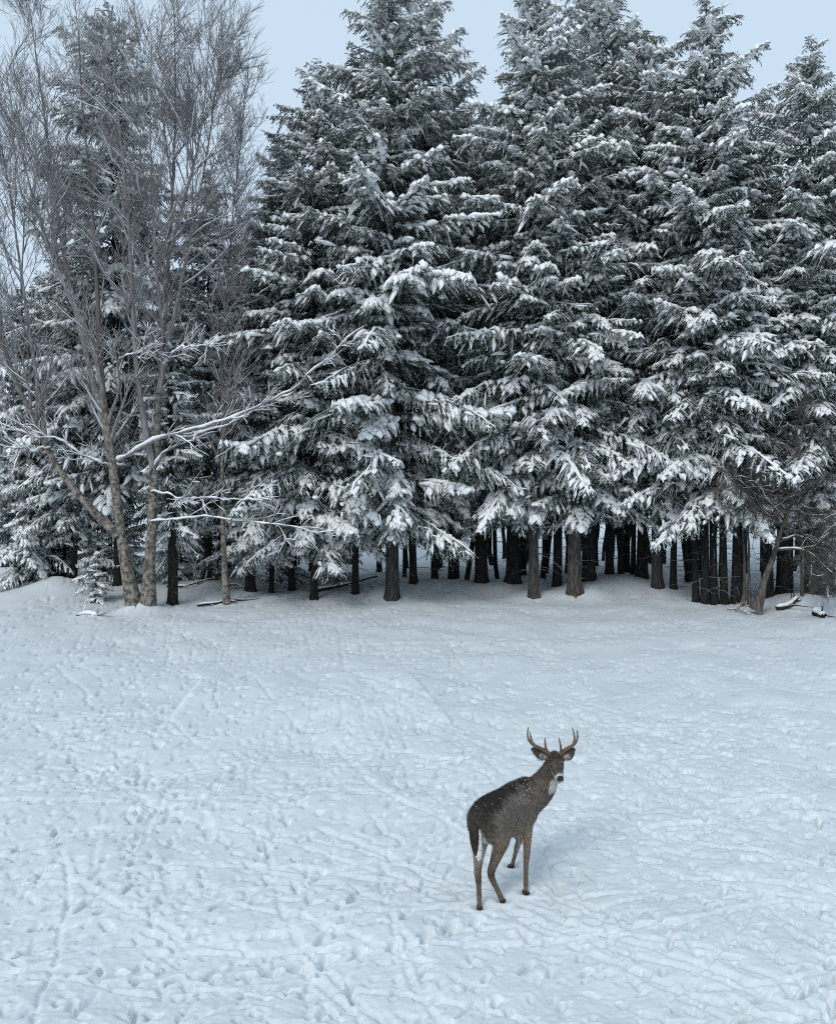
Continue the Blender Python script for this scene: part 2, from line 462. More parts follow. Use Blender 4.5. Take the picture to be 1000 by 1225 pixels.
def bough(rng, L, s0, s1, snow, fol, snw, wood, origin, az, sc=1.0, dens=1.0):
    m = 9
    t = np.linspace(0, 1, m)
    slope = s0 + (s1 - s0) * t ** 0.8 + rng.normal(0, 0.05, m)
    yaw = az + np.cumsum(rng.normal(0, 0.06, m))
    d = np.stack([np.cos(slope) * np.cos(yaw), np.cos(slope) * np.sin(yaw), np.sin(slope)], -1)
    A = origin + np.concatenate([np.zeros((1, 3)), np.cumsum(d[:-1] * (L / (m - 1)), 0)])
    wood.append((A, np.linspace(0.012 + 0.009 * L, 0.004, m)))
    ns = max(6, int(L / (0.092 * sc) * 2 * dens))
    ts = np.clip(np.linspace(0.10, 0.99, ns) + rng.normal(0, 0.012, ns), 0.06, 1)
    sgn = np.where(np.arange(ns) % 2 == 0, 1.0, -1.0)
    P0 = interp_poly(A, ts)
    T = nrm(interp_poly(A, np.clip(ts + 0.04, 0, 1)) - interp_poly(A, np.clip(ts - 0.04, 0, 0.999)))
    N = nrm(np.cross(ZUP, T))
    ls = (0.40 * L * (1 - ts) ** 0.8 * sstep(0, 0.3, ts) + 0.14 * sc) * rng.uniform(0.65, 1.2, ns)
    ls = np.minimum(ls, 0.95)
    ang = rng.uniform(0.6, 1.15, ns)
    D = np.cos(ang)[:, None] * T + (sgn * np.sin(ang))[:, None] * N
    hang = np.where(rng.random(ns) < 0.3, rng.uniform(0.5, 1.4, ns), rng.uniform(0.05, 0.4, ns))
    D[:, 2] -= hang
    D = nrm(D)
    sag = rng.uniform(0.1, 0.4, ns)
    # strips of needles along each secondary
    def sec(s):
        s = s[..., None]
        return P0[:, None, :] + D[:, None, :] * (ls[:, None, None] * s) - ZUP * (sag * ls)[:, None, None] * s * s
    # tertiary twigs
    K = max(3, int(np.max(ls) / (0.036 * sc) * dens))
    cnt = np.maximum(3, (ls / (0.036 * sc) * dens)).astype(int)
    jj = np.arange(K)[None, :]
    ok = jj < cnt[:, None]
    s = np.clip((jj + rng.random((ns, K))) / cnt[:, None], 0, 1)
    B = sec(s)
    d2 = nrm(D[:, None, :] * ls[:, None, None] - ZUP * (2 * sag * ls)[:, None, None] * s[..., None])
    N2 = nrm(np.cross(np.broadcast_to(ZUP, d2.shape), d2))
    sg2 = np.where(jj % 2 == 0, 1.0, -1.0)[..., None]
    dr = d2 * 0.8 + N2 * sg2 * rng.uniform(0.3, 1.3, (ns, K, 1)) - ZUP * rng.uniform(-0.15, 0.9, (ns, K, 1)) + rng.normal(0, 0.22, (ns, K, 3))
    dr = nrm(dr)
    ln = (rng.uniform(0.06, 0.145, (ns, K)) * (1 - 0.4 * s) * sc)[..., None]
    B, dr, ln = B[ok], dr[ok], ln[ok]
    upish = ZUP + rng.normal(0, 0.55, B.shape)
    W = nrm(np.cross(dr, upish)) * (rng.uniform(0.013, 0.023, (len(B), 1)) * sc)
    mid = B + dr * ln * 0.45
    tip = B + dr * ln - ZUP * ln * 0.12
    fol.append(np.stack([B, mid - W, tip, mid + W], 1))
    # secondaries themselves
    for k in range(3):
        a = sec(np.full((ns, 1), k / 3.0))[:, 0]; b = sec(np.full((ns, 1), (k + 1) / 3.0))[:, 0]
        w = nrm(np.cross(b - a, ZUP + rng.normal(0, 0.3, a.shape))) * 0.017 * sc
        w1 = w * (0.25 if k == 2 else 1)
        fol.append(np.stack([a - w, b - w1, b + w1, a + w], 1))
    # tips of the bough
    # snow fingers
    patch = np.sin(ts * rng.uniform(4, 9) + rng.uniform(0, 6)) * 0.35
    for rep in range(2):
        sel = (rng.random(ns) < (snow + patch * (snow > 0.1)) * (1.0 if rep == 0 else 0.55)) & (ts > 0.16) & (hang < 0.9)
        n = int(sel.sum())
        if not n: continue
        nr = 4
        s0_ = rng.uniform(0.0, 0.6, (n, 1)); s1_ = np.minimum(s0_ + rng.uniform(0.25, 0.6, (n, 1)), 1.05)
        sr = s0_ + (s1_ - s0_) * np.linspace(0, 1, nr)[None, :]
        Pf = (P0[sel][:, None, :] + D[sel][:, None, :] * (ls[sel][:, None] * sr)[..., None] - ZUP * (sag[sel] * ls[sel])[:, None, None] * (sr ** 2)[..., None])
        w = rng.uniform(0.03, 0.09, (n, 1)) * (0.65 + 0.75 * snow) * sc * np.array([[0.15, 1.0, 0.95, 0.15]]) * rng.uniform(0.6, 1.4, (n, nr))
        Pf = Pf + ZUP * (w * 0.4 + 0.006)[..., None] + rng.normal(0, 0.014, Pf.shape)
        sd = nrm(np.cross(ZUP, D[sel]) + rng.normal(0, 0.2, (n, 3)))
        snw.append(tubes(Pf, w, 4, side=sd, flat=0.75))
    if snow > 0.2:                                 # thick pads where snow has bridged the twigs
        n = rng.integers(5, 13)
        tp = rng.uniform(0.3, 0.98, n)
        c0 = interp_poly(A, tp) + N[:1] * (rng.normal(0, 0.16, n) * L * (1.05 - tp))[:, None]
        c0[:, 2] -= 0.02 + 0.25 * np.abs(c0 - interp_poly(A, tp))[:, :2].sum(1)
        dv = nrm(A[-1] - A[0])[None] + rng.normal(0, 0.35, (n, 3)) * np.array([1, 1, 0.3])
        ln_ = rng.uniform(0.08, 0.22, n)[:, None, None] * sc
        Pf = c0[:, None, :] + dv[:, None, :] * ln_ * np.linspace(-1, 1, 5)[None, :, None]
        w = rng.uniform(0.06, 0.13, (n, 1)) * sc * (0.5 + 0.6 * snow) * np.array([[0.15, 0.8, 1.0, 0.75, 0.12]]) * rng.uniform(0.75, 1.25, (n, 5))
        snw.append(tubes(Pf + ZUP * (w * 0.3)[..., None], w, 6, side=nrm(np.cross(ZUP, dv)), flat=0.6))
    if snow > 0.12:
        t0 = rng.uniform(0.35, 0.75); tr = np.linspace(t0, 1.0, 9)
        Pf = interp_poly(A, tr)[None]
        w = (0.02 + 0.06 * snow * rng.uniform(0.2, 1.5, 9) * np.minimum(1, L / 1.5)) * sc * np.array([0.2, .8, 1, 1, 1, 1, .95, .8, .2])
        sd = nrm(np.cross(ZUP, A[-1] - A[0]))[None]
        snw.append(tubes(Pf + ZUP * (w * 0.4 + 0.008)[None, :, None] + rng.normal(0, 0.012, Pf.shape), w[None], 6, side=sd, flat=0.65))

def spruce_variant(seed, height, base, rmax, snow, r_trunk, droop=1.0, sc=1.0, dens=1.0, gap=0.42, nb=5.4, dead=True):
    rng = np.random.default_rng(seed)
    fol, snw, wood = [], [], []
    h = base
    lean = rng.normal(0, 0.006, 2)
    def axis(z):
        return np.array([lean[0] * z + 0.06 * math.sin(z * 0.35 + seed), lean[1] * z + 0.06 * math.cos(z * 0.3 + seed), z])
    while h < height - 0.25 * sc:
        u = (h - base) / (height - base)
        prof = rmax * (1 - u) ** 0.47 * (0.66 + 0.34 * sstep(0, 0.14, u)) * (0.35 + 0.65 * sstep(0, 0.13, 1 - u)) + 0.06 * sc
        k = max(3, int(round(nb * rng.uniform(0.8, 1.2))))
        a0 = rng.uniform(0, 6.28)
        for i in range(k):
            L = prof * rng.choice([0.45, 0.7, 0.92, 1.12, 1.42]) * rng.uniform(0.9, 1.1)
            s0 = (-0.22 + 0.75 * u) * droop + rng.normal(0, 0.15)
            s1 = (-0.72 + 1.05 * u) * droop + rng.normal(0, 0.22)
            sn = snow * rng.choice([0.35, 0.75, 1.05, 1.35]) * (1 - 0.35 * u - 0.45 * u ** 4)
            bough(rng, L, s0, s1, min(sn, 0.95), fol, snw, wood, axis(h + rng.uniform(-0.3, 0.3)), a0 + i * 6.2832 / k + rng.normal(0, 0.2), sc, dens)
        h += gap * sc ** 0.6 * rng.uniform(0.8, 1.2) * (1 - 0.3 * u)
    # leader
    for i in range(7):
        bough(rng, 0.22 * sc + 0.05 * i, 1.3 - 0.1 * i, 1.2 - 0.1 * i, 0.05, fol, snw, wood, axis(height - 0.12 * sc - 0.16 * i * sc), i * 1.1, sc, dens)
    nm = 'spruce'
    FV = np.concatenate(fol).reshape(-1, 3)
    crown = mesh_np('crown', FV, np.arange(len(FV)).reshape(-1, 4), None, M_NEEDLE, False)
    bs = Bag()
    for V, q in snw: bs.add(V, q)
    snow_me = bs.mesh('snow', M_SNOW)
    bw = Bag()
    V, q = tubes(np.stack([w[0] for w in wood]), np.stack([w[1] for w in wood]), 4)
    bw.add(V, q)
    if dead and sc < 3:                         # dead bare snags below the crown
        n = int(14 + base * 6)
        z = rng.uniform(0.5, base + 1.5, n); az = rng.uniform(0, 6.28, n); Ls = rng.uniform(0.3, 1.3, n)
        tt = np.linspace(0, 1, 5)
        Pd = np.stack([axis(a) for a in z])[:, None, :] + np.stack([np.cos(az), np.sin(az), np.zeros(n)], -1)[:, None, :] * (Ls[:, None] * tt)[..., None]
        Pd[..., 2] += (rng.uniform(-0.5, 0.1, n)[:, None] * tt + 0) * Ls[:, None] * tt
        Pd += rng.normal(0, 0.025, Pd.shape) * tt[None, :, None]
        V, q = tubes(Pd, np.linspace(0.014, 0.004, 5)[None, :] * np.ones((n, 1)), 4)
        bw.add(V, q)
    branches = bw.mesh('branches', M_BRANCH)
    zz = np.array([-0.35, 0.0, 0.15, 0.4, 0.9, 1.8, 3, 5, 7.5, 10, 13, 16, 18.5, 19.9]) * height / 20.0
    zz[0] = -0.35
    rr = r_trunk * np.array([1.32, 1.25, 1.12, 1.04, 1.0, 0.96, .92, .83, .72, .6, .44, .28, .14, 0.04])
    K = 14
    th = np.arange(K) * 2 * math.pi / K
    flare = 1 + 0.13 * np.sin(th * 5 + seed)[None, :] * np.exp(-np.maximum(zz, 0) / 0.35)[:, None] + rng.normal(0, 0.02, (len(zz), K))
    V = np.stack([axis(z) for z in zz])[:, None, :] + np.stack([np.cos(th), np.sin(th), np.zeros(K)], -1)[None] * (rr[:, None] * flare)[..., None]
    i = (np.arange(len(zz) - 1) * K)[:, None]; j = np.arange(K)[None]; j2 = (j + 1) % K
    trunk = mesh_np('trunk', V, np.stack(np.broadcast_arrays(i + j, i + j2, i + K + j2, i + K + j), -1), None, M_SPRUCE_BARK)
    return dict(trunk=trunk, branches=branches, crown=crown, snow=snow_me, height=height, r=r_trunk)

VAR = {
    'full_a': spruce_variant(1, 20, 2.5, 3.3, 0.78, 0.22, sc=1.18),
    'mid_a': spruce_variant(3, 20, 3.3, 3.5, 0.82, 0.22, sc=1.18),
    'mid_b': spruce_variant(4, 20, 3.6, 3.0, 0.7, 0.22, sc=1.18),
    'high_a': spruce_variant(5, 20, 4.3, 2.0, 0.42, 0.2, sc=1.7, gap=0.48, nb=4.6, dens=0.9),
    'young': spruce_variant(6, 6, 0.35, 1.7, 0.9, 0.08, sc=0.95, gap=0.36, dens=0.75, dead=False),
    'sapling': spruce_variant(7, 1.5, 0.18, 0.62, 0.9, 0.03, sc=0.5, gap=0.2, nb=4, dens=0.7, dead=False),
}
VAR['full_b'] = VAR['full_a']

TRI = 0
for k, v in VAR.items():
    n = {p: sum(len(pl.vertices) - 2 for pl in v[p].polygons) for p in ('trunk', 'branches', 'crown', 'snow')}
    print('VAR', k, n); TRI += sum(n.values())
print('TRI spruces', TRI, 'ground', len(Q) * nx * 2)

def spruce(px, py, wpx, var, top, label, lit=0.0, rot=None, group='spruces along the edge of the wood', depth=None, name='spruce_tree', tilt=(0, 0), rime_hazed=False):
    """px,py: photo pixel of the trunk base; wpx: trunk width in photo pixels; top: photo y of the tip, or height in metres when > 900 is added"""
    v = VAR[var]
    if depth is None:
        q = ground_px(px, py, 0.15)
    else:
        q = at(px, 600, depth)
    x, y = float(q[0]), float(q[1])
    hgt = at(px, top, y)[2]
    e = empty(name, (x, y, float(ground_h(x, y))))
    s = hgt / v['height']
    rng = random.Random(int(px * 7 + y * 13))
    e.rotation_euler = (tilt[0], tilt[1], rng.uniform(0, 6.28) if rot is None else rot)
    k = max(0.5, wpx * y / F_PX / 2 / (v['r'] * s)) if wpx else 1.0
    t = link('trunk', v['trunk'], e); t.scale = (s * k, s * k, s); t['bark_lit'] = float(lit)
    b = tag(link('branches', v['branches'], e), kind='stuff'); b.scale = (s, s, s)
    c = link('crown', v['crown'], e); c.scale = (s, s, s)
    tag(link('snow', v['snow'], c), kind='stuff')
    if rime_hazed:
        c.material_slots[0].link = 'OBJECT'; c.material_slots[0].material = M_NEEDLE_RIME_HAZE
    tag(e, label, 'tree', group)
    return e

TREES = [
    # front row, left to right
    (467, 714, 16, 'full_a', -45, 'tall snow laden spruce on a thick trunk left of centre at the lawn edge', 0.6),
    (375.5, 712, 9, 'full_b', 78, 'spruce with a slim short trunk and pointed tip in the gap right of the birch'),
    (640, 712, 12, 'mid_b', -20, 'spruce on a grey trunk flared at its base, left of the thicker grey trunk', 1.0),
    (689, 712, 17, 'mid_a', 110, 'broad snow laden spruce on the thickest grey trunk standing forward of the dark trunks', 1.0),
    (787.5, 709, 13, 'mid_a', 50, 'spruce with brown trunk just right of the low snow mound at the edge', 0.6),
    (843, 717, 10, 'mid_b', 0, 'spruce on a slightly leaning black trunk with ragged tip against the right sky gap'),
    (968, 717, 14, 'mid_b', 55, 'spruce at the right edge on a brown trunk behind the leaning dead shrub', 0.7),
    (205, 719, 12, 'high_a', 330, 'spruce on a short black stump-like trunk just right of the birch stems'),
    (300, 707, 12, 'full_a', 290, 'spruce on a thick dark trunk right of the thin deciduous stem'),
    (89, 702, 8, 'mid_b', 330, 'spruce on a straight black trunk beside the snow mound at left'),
    (142, 702, 10, 'mid_a', 10, 'tall grey frosted, hazy spruce directly behind the left birch stem'),
]
INNER = [
    (426, 709, 8, 'high_a', 60, 'spruce on a thin dark trunk left of the thick centre left trunk'),
    (493, 704, 9, 'high_a', 90, 'spruce on a thin dark trunk right of the thick centre left trunk'),
    (520, 699, 8, 'mid_b', 2, 'frosted spruce with a second pale tip beside the tallest left one'),
    (538, 697, 6, 'high_a', 160, 'spruce on a narrow trunk next to a bright gap right of the hanging snowy bough'),
    (574, 700, 15, 'mid_b', 170, 'spruce on a broad black trunk between bright gaps at the centre'),
    (612, 700, 18, 'mid_a', 190, 'spruce on the broadest black trunk, left of the forward grey trunks'),
    (665, 705, 11, 'high_a', 150, 'spruce on a black trunk between the two forward grey trunks'),
    (706, 704, 16, 'high_a', 130, 'spruce on a black trunk right behind the thickest grey trunk'),
    (730, 700, 10, 'mid_a', -35, 'tallest spruce of the right half on a black trunk left of the snow mound'),
    (743, 699, 7, 'high_a', 80, 'spruce on a thin black trunk close beside the tallest right spruce'),
    (757, 698, 6, 'high_a', 90, 'spruce on a very thin black trunk above the crest of the snow mound'),
    (769.5, 702, 13, 'high_a', 110, 'spruce on a thick black trunk rising from the snow mound'),
    (806, 709, 8, 'high_a', 120, 'spruce on a thin black trunk right of the brown mound side trunk'),
    (832, 716, 8, 'high_a', 130, 'spruce on the leftmost of the close row of black trunks at right'),
    (854, 717, 9, 'high_a', 80, 'spruce on the third black trunk of the close row at right'),
    (865, 717, 9, 'high_a', 120, 'spruce on the fourth black trunk of the close row at right'),
    (879, 717, 13, 'high_a', 150, 'spruce on the fifth and thickest black trunk of the close row at right'),
    (917, 717, 14, 'high_a', 190, 'spruce on a black trunk directly behind the leaning dead shrub'),
    (934, 716, 15, 'high_a', 200, 'spruce on a black trunk right of the leaning dead shrub stem'),
    (945, 715, 7, 'high_a', 190, 'spruce on a thin trunk between the shrub and the right edge trunk'),
    (978, 714, 6, 'high_a', 160, 'spruce on a thin dark trunk just right of the right edge brown trunk'),
    (61, 699, 8, 'high_a', 360, 'spruce on a dark trunk behind the crest of the left snow mound'),
    (74, 696, 10, 'mid_b', 300, 'spruce on a dark brown trunk rising right behind the left snow mound'),
    (248, 698, 8, 'mid_b', 215, 'spruce on a grey trunk between the black stump-like trunk and the thin stem'),
    (325, 706, 6, 'high_a', 230, 'spruce on a thin trunk right of the pair of dark left trunks'),
    (350, 703, 8, 'mid_b', 160, 'spruce on a dark trunk half hidden by low boughs left of the slim short one'),
    (22, 700, 8, 'full_b', 350, 'spruce with low snowy boughs at the left edge of the picture'),
]
for a in TREES: spruce(*a, rime_hazed=a[0] in (142, 89))
for a in INNER: spruce(*a, rime_hazed=a[0] in (61, 74, 22, 248, 520), tilt=(0.012 * math.sin(a[0]), 0.028 * math.sin(a[0] * 1.7)), group='spruces inside the wood')
YOUNG = [
    (40, 705, 'young', 545, 26.5, 'young snow covered spruce at the left edge behind the mound'),
    (118, 700, 'young', 590, 27.2, 'young snow heavy spruce left of the birch stems'),
    (215, 700, 'young', 560, 27.5, 'young snow covered spruce right of the birch stems'),
    (335, 700, 'young', 545, 28.0, 'young snowy spruce in front of the dark trunks left of centre'),
    (150, 700, 'young', 600, 27.8, 'small snowy spruce seen between the two birch stems'),
    (252, 700, 'young', 585, 28.4, 'young snowy spruce behind the thin deciduous stem'),
    (292, 700, 'young', 600, 29.0, 'small snow dusted spruce beside the pair of dark left trunks'),
    (398, 700, 'young', 590, 28.6, 'young snowy spruce right of the slim short trunk'),
    (75, 700, 'young', 575, 28.6, 'young snow laden spruce rising behind the left snow mound'),
    (995, 720, 'young', 560, 25.9, 'young snowy spruce cut by the right edge of the picture'),
]
for (px, py, v, top, dep, lab) in YOUNG:
    spruce(px, py, 0, v, top, lab, depth=dep, group='young spruces under the trees', name='young_spruce')
spruce(116, 722, 0, 'sapling', 668, 'small snow capped spruce sapling in front of the birch', depth=24.3, group=None, name='spruce_sapling')
rb = random.Random(5)
for k in range(30):        # deeper rows of the belt
    px = 5 + k * 34 + rb.uniform(-9, 9)
    spruce(px, 0, rb.uniform(4, 9), 'high_a', rb.uniform(330, 400) if px < 330 else rb.uniform(110, 230), 'dark spruce trunk standing deep inside the wood behind the front rows',
           depth=rb.uniform(28.2, 32.5), group='spruces deep in the wood')

# ---------------------------------------------------------------- bare deciduous trees
def poly(pts, m, rng=None, wob=0.0):
    pts = np.asarray(pts, float)
    d = np.concatenate([[0], np.cumsum(np.linalg.norm(np.diff(pts, axis=0), axis=1))])
    t = np.linspace(0, d[-1], m)
    o = np.stack([np.interp(t, d, pts[:, k]) for k in range(3)], -1)
    for _ in range(2):
        o[1:-1] = (o[:-2] + 2 * o[1:-1] + o[2:]) / 4
    if rng is not None:
        o[1:] += np.cumsum(rng.normal(0, wob, (m - 1, 3)), 0)
    return o

def px_poly(pts, y0, y1, m=14, rng=None, wob=0.02):
    n = len(pts)
    return poly([at(p[0], p[1], y0 + (y1 - y0) * i / (n - 1)) for i, p in enumerate(pts)], m, rng, wob)

def sprout(rng, P, R, per, t0, t1, a0, a1, l0, l1, nseg, up, wig, r_end, r_frac=0.6, taper_len=0.55):
    """children for every polyline in P (n,m,3); returns arrays"""
    n, m, _ = P.shape
    pi = np.repeat(np.arange(n), per)
    t = rng.uniform(t0, t1, len(pi))
    f = np.clip(t, 0, 0.9999) * (m - 1); i = f.astype(int); u = (f - i)[:, None]
    S = P[pi, i] * (1 - u) + P[pi, i + 1] * u
    r0 = (R[pi, i] * (1 - u[:, 0]) + R[pi, i + 1] * u[:, 0]) * r_frac
    T = nrm(P[pi, i + 1] - P[pi, i])
    rv = nrm(np.cross(T, rng.normal(0, 1, T.shape)))
    a = rng.uniform(a0, a1, len(pi))[:, None]
    d = nrm(T * np.cos(a) + rv * np.sin(a))
    L = rng.uniform(l0, l1, len(pi)) * (1 - taper_len * (t - t0) / (t1 - t0 + 1e-6))
    pts = [S]
    for k in range(nseg):
        d = nrm(d + ZUP * up + rng.normal(0, wig, d.shape))
        pts.append(pts[-1] + d * (L / nseg)[:, None])
    C = np.stack(pts, 1)
    r0 = np.maximum(r0, r_end * 1.2)
    RR = r0[:, None] + (r_end - r0)[:, None] * np.linspace(0, 1, nseg + 1)[None]
    return C, RR

def snow_on(bag, P, R, rng, keep, k=5, extra=0.008, maxslope=0.85, lo=0.6):
    """snow lying along the upper side of near-level limbs"""
    T = nrm(P[:, -1] - P[:, 0])
    sel = (np.abs(T[:, 2]) < maxslope) & (rng.random(len(P)) < keep)
    if not sel.any(): return
    P, R = P[sel], R[sel]
    w = (R * 0.85 + extra) * rng.uniform(lo, 1.9 - lo, R.shape)
    w[:, 0] *= 0.3; w[:, -1] *= 0.2
    sd = nrm(np.cross(ZUP, P[:, -1] - P[:, 0]))
    V, q = tubes(P + ZUP * (R * 0.75 + w * 0.35)[..., None], w, k, side=sd, flat=0.75)
    bag.add(V, q)

def bare_tree(name, base, stems, limbs, levels, seed, label, group, m_stem, m_twig, snow_keep, snow_extra=0.008, level_limbs=()):
    """stems/limbs: lists of (polyline, r0, r1); levels: sprout arguments per level"""
    rng = np.random.default_rng(seed)
    e = empty(name, base)
    base = np.asarray(base, float)
    for (p, r0, r1) in stems:
        b = Bag()
        r = r1 + (r0 - r1) * (1 - np.linspace(0, 1, len(p))) ** 1.8
        r[0] *= 1.45; r[1] *= 1.12
        r = r * rng.uniform(0.93, 1.07, len(p))
        V, q = tubes((p - base)[None], r[None], 10); b.add(V, q)
        link('trunk', b.mesh('trunk', m_stem), e)
    tw, sn = Bag(), Bag()
    m = 14
    P = np.stack([poly(p, m) for (p, _, _) in stems + limbs]) - base
    R = np.stack([r1 + (r0 - r1) * (1 - np.linspace(0, 1, m)) ** 1.45 for (_, r0, r1) in stems + limbs])
    if limbs:
        nl = len(stems)
        V, q = tubes(P[nl:], R[nl:], 7); tw.add(V, q)
        snow_on(sn, P[nl:], R[nl:], rng, 1.0, 6, snow_extra * 1.8, 0.9)
    if level_limbs:                                   # near-level snowy limbs carry only a few twigs
        PL = np.stack([p for (p, _, _) in level_limbs]) - base
        RL = np.stack([np.linspace(r0, r1, PL.shape[1]) for (_, r0, r1) in level_limbs]) * rng.uniform(0.85, 1.15, PL.shape[:2])
        V, q = tubes(PL, RL, 7); tw.add(V, q)
        snow_on(sn, PL, RL, rng, 1.0, 6, snow_extra * 1.8, 0.95, 0.25)
        for lv in ((11, 0.2, 1, 0.4, 0.95, 0.5, 1.7, 6, 0.05, 0.15, 0.006), (5, 0.2, 1, 0.4, 0.9, 0.25, 0.7, 4, 0.03, 0.14, 0.0045)):
            PL, RL = sprout(rng, PL, RL, *lv)
            V, q = tubes(PL, RL, 4); tw.add(V, q)
            snow_on(sn, PL, RL, rng, 0.85, 4, snow_extra, 0.9)
    for li, lv in enumerate(levels):
        P, R = sprout(rng, P, R, *lv)
        V, q = tubes(P, R, 4 if li == 0 else 3); tw.add(V, q)
        if li < 2: snow_on(sn, P, R, rng, snow_keep, 4, snow_extra, 0.75)
    c = link('crown', tw.mesh('crown', m_twig), e)
    if sn.n: tag(link('snow', sn.mesh('snow', M_SNOW), c), kind='stuff')
    tag(e, label, 'tree', group)
    print('BARE', name, tw.n, sn.n)
    return e

rt = np.random.default_rng(21)
D0 = float(ground_px(168, 724, 0.15)[1])
S = [([(177, 728), (177, 660), (180, 600), (186, 520), (192, 440), (199, 340), (204, 230), (206, 120), (205, 15)], 0, 0.4, 0.165, 0.02),
     ([(161, 728), (151, 670), (140, 620), (136, 560), (127, 520), (118, 450), (118, 360), (112, 260), (100, 150), (92, 30)], 0, -0.3, 0.175, 0.02)]
stems = [(px_poly(p, D0 + a, D0 + b, 16, rt, 0.025), r0, r1) for (p, a, b, r0, r1) in S]
LB = [([(142, 640), (110, 610), (75, 570), (55, 530), (38, 480), (20, 440), (-10, 360), (-45, 240), (-60, 140)], -.1, -1.4, .12, .015),
      ([(130, 530), (112, 450), (90, 380), (75, 300), (62, 200), (45, 100), (35, 10)], 0, .8, .10, .015),
      ([(183, 560), (165, 480), (160, 400), (158, 300), (150, 200), (140, 90), (135, 5)], 0, -.8, .10, .015),
      ([(190, 470), (205, 400), (225, 330), (245, 250), (265, 160), (278, 60)], .1, .9, .08, .012),
      ([(55, 530), (40, 430), (25, 330), (10, 230), (-5, 110)], -.6, -.2, .07, .012),
      ([(118, 440), (100, 380), (70, 330), (40, 260), (15, 160), (0, 80)], 0, -1.2, .07, .012),
      ([(196, 400), (185, 330), (180, 250), (172, 150), (170, 60)], .2, -.9, .06, .012),
      ([(204, 300), (222, 240), (238, 170), (245, 90), (250, 30)], .3, -.5, .055, .01),
      ([(134, 556), (152, 548), (170, 536), (200, 525), (240, 512), (290, 495), (330, 480), (362, 462), (400, 430), (440, 392)], 0, -1.9, .062, .015),
      ([(182, 574), (190, 546), (215, 526), (255, 513), (300, 490), (345, 470)], 0.1, -1.0, .045, .012),
      ([(180, 588), (225, 602), (280, 606), (340, 604)], 0, -1.2, .028, .008),
      ([(179, 623), (215, 621), (260, 623), (340, 633), (395, 640)], 0, -1.4, .026, .008),
      ([(150, 556), (120, 553), (85, 544), (62, 525), (20, 515)], 0, -1.0, .035, .01),
      ([(120, 460), (140, 430), (165, 420), (185, 415)], 0, -.6, .03, .01),
      ([(190, 440), (215, 420), (250, 410)], .2, -.6, .03, .01),
      ([(60, 535), (40, 540), (15, 530), (-10, 505)], -.6, -1.2, .03, .01)]
stems += [(px_poly(p, D0 + a, D0 + b, 16, rt, 0.03), r0, r1) for (p, a, b, r0, r1) in LB[:1]]
limbs = [(px_poly(p, D0 + a, D0 + b, 14, rt, 0.03), r0, r1) for (p, a, b, r0, r1) in LB[1:8]]
level = [(px_poly(p, D0 + a, D0 + b, 30, rt, 0.028), r0 * .85, r1) for (p, a, b, r0, r1) in LB[8:]]
bq = ground_px(168, 724, 0.15)
LV = [(25, 0.26, 0.99, 0.35, 0.85, 1.6, 3.4, 6, 0.10, 0.10, 0.008),
      (8, 0.15, 0.98, 0.35, 0.8, 0.7, 1.6, 4, 0.10, 0.10, 0.0055),
      (6, 0.1, 0.98, 0.35, 0.8, 0.3, 0.9, 3, 0.07, 0.11, 0.0045)]
bare_tree('birch_tree', (bq[0], bq[1], float(ground_h(bq[0], bq[1]))), stems, limbs, LV, 31,
          'large bare birch with twin peeling stems and snow lined spreading limbs', None, M_BIRCH, M_TWIG, 0.5, 0.010, level)
q = ground_px(271, 718, 0.15)
st = [(px_poly([(271, 722), (268, 640), (266, 560), (265, 470), (268, 380), (275, 280), (285, 180), (293, 85)], q[1], q[1] + .2, 14, rt, 0.02), 0.085, 0.012)]
bare_tree('slender_tree', (q[0], q[1], float(ground_h(q[0], q[1]))), st, [],
          [(80, 0.25, 0.99, 0.4, 0.85, 1.4, 3.2, 6, 0.11, 0.1, 0.008), (7, 0.15, 0.98, 0.4, 0.8, 0.5, 1.2, 5, 0.08, 0.1, 0.005), (4, .1, .98, .4, .9, .25, .6, 3, .05, .12, .0042)],
          33, 'slender bare tree with one thin straight stem right of the birch', None, M_BIRCH, M_TWIG, 0.5)
q = at(18, 600, 27.0)
st = [(px_poly([(18, 712), (22, 620), (18, 520), (24, 420), (20, 320), (30, 220), (25, 100)], 27, 27.3, 14, rt, 0.03), 0.10, 0.012)]
bare_tree('slender_tree', (q[0], q[1], float(ground_h(q[0], q[1]))), st, [],
          [(46, 0.3, 0.99, 0.4, 0.8, 1.4, 3.0, 6, 0.11, 0.1, 0.008), (7, 0.15, 0.98, 0.4, 0.8, 0.5, 1.3, 5, 0.08, 0.1, 0.005), (4, .1, .98, .4, .9, .25, .6, 3, .05, .12, .0042)],
          35, 'slender bare tree with upswept twigs at the left edge of the picture', None, M_TWIG, M_TWIG, 0.5)
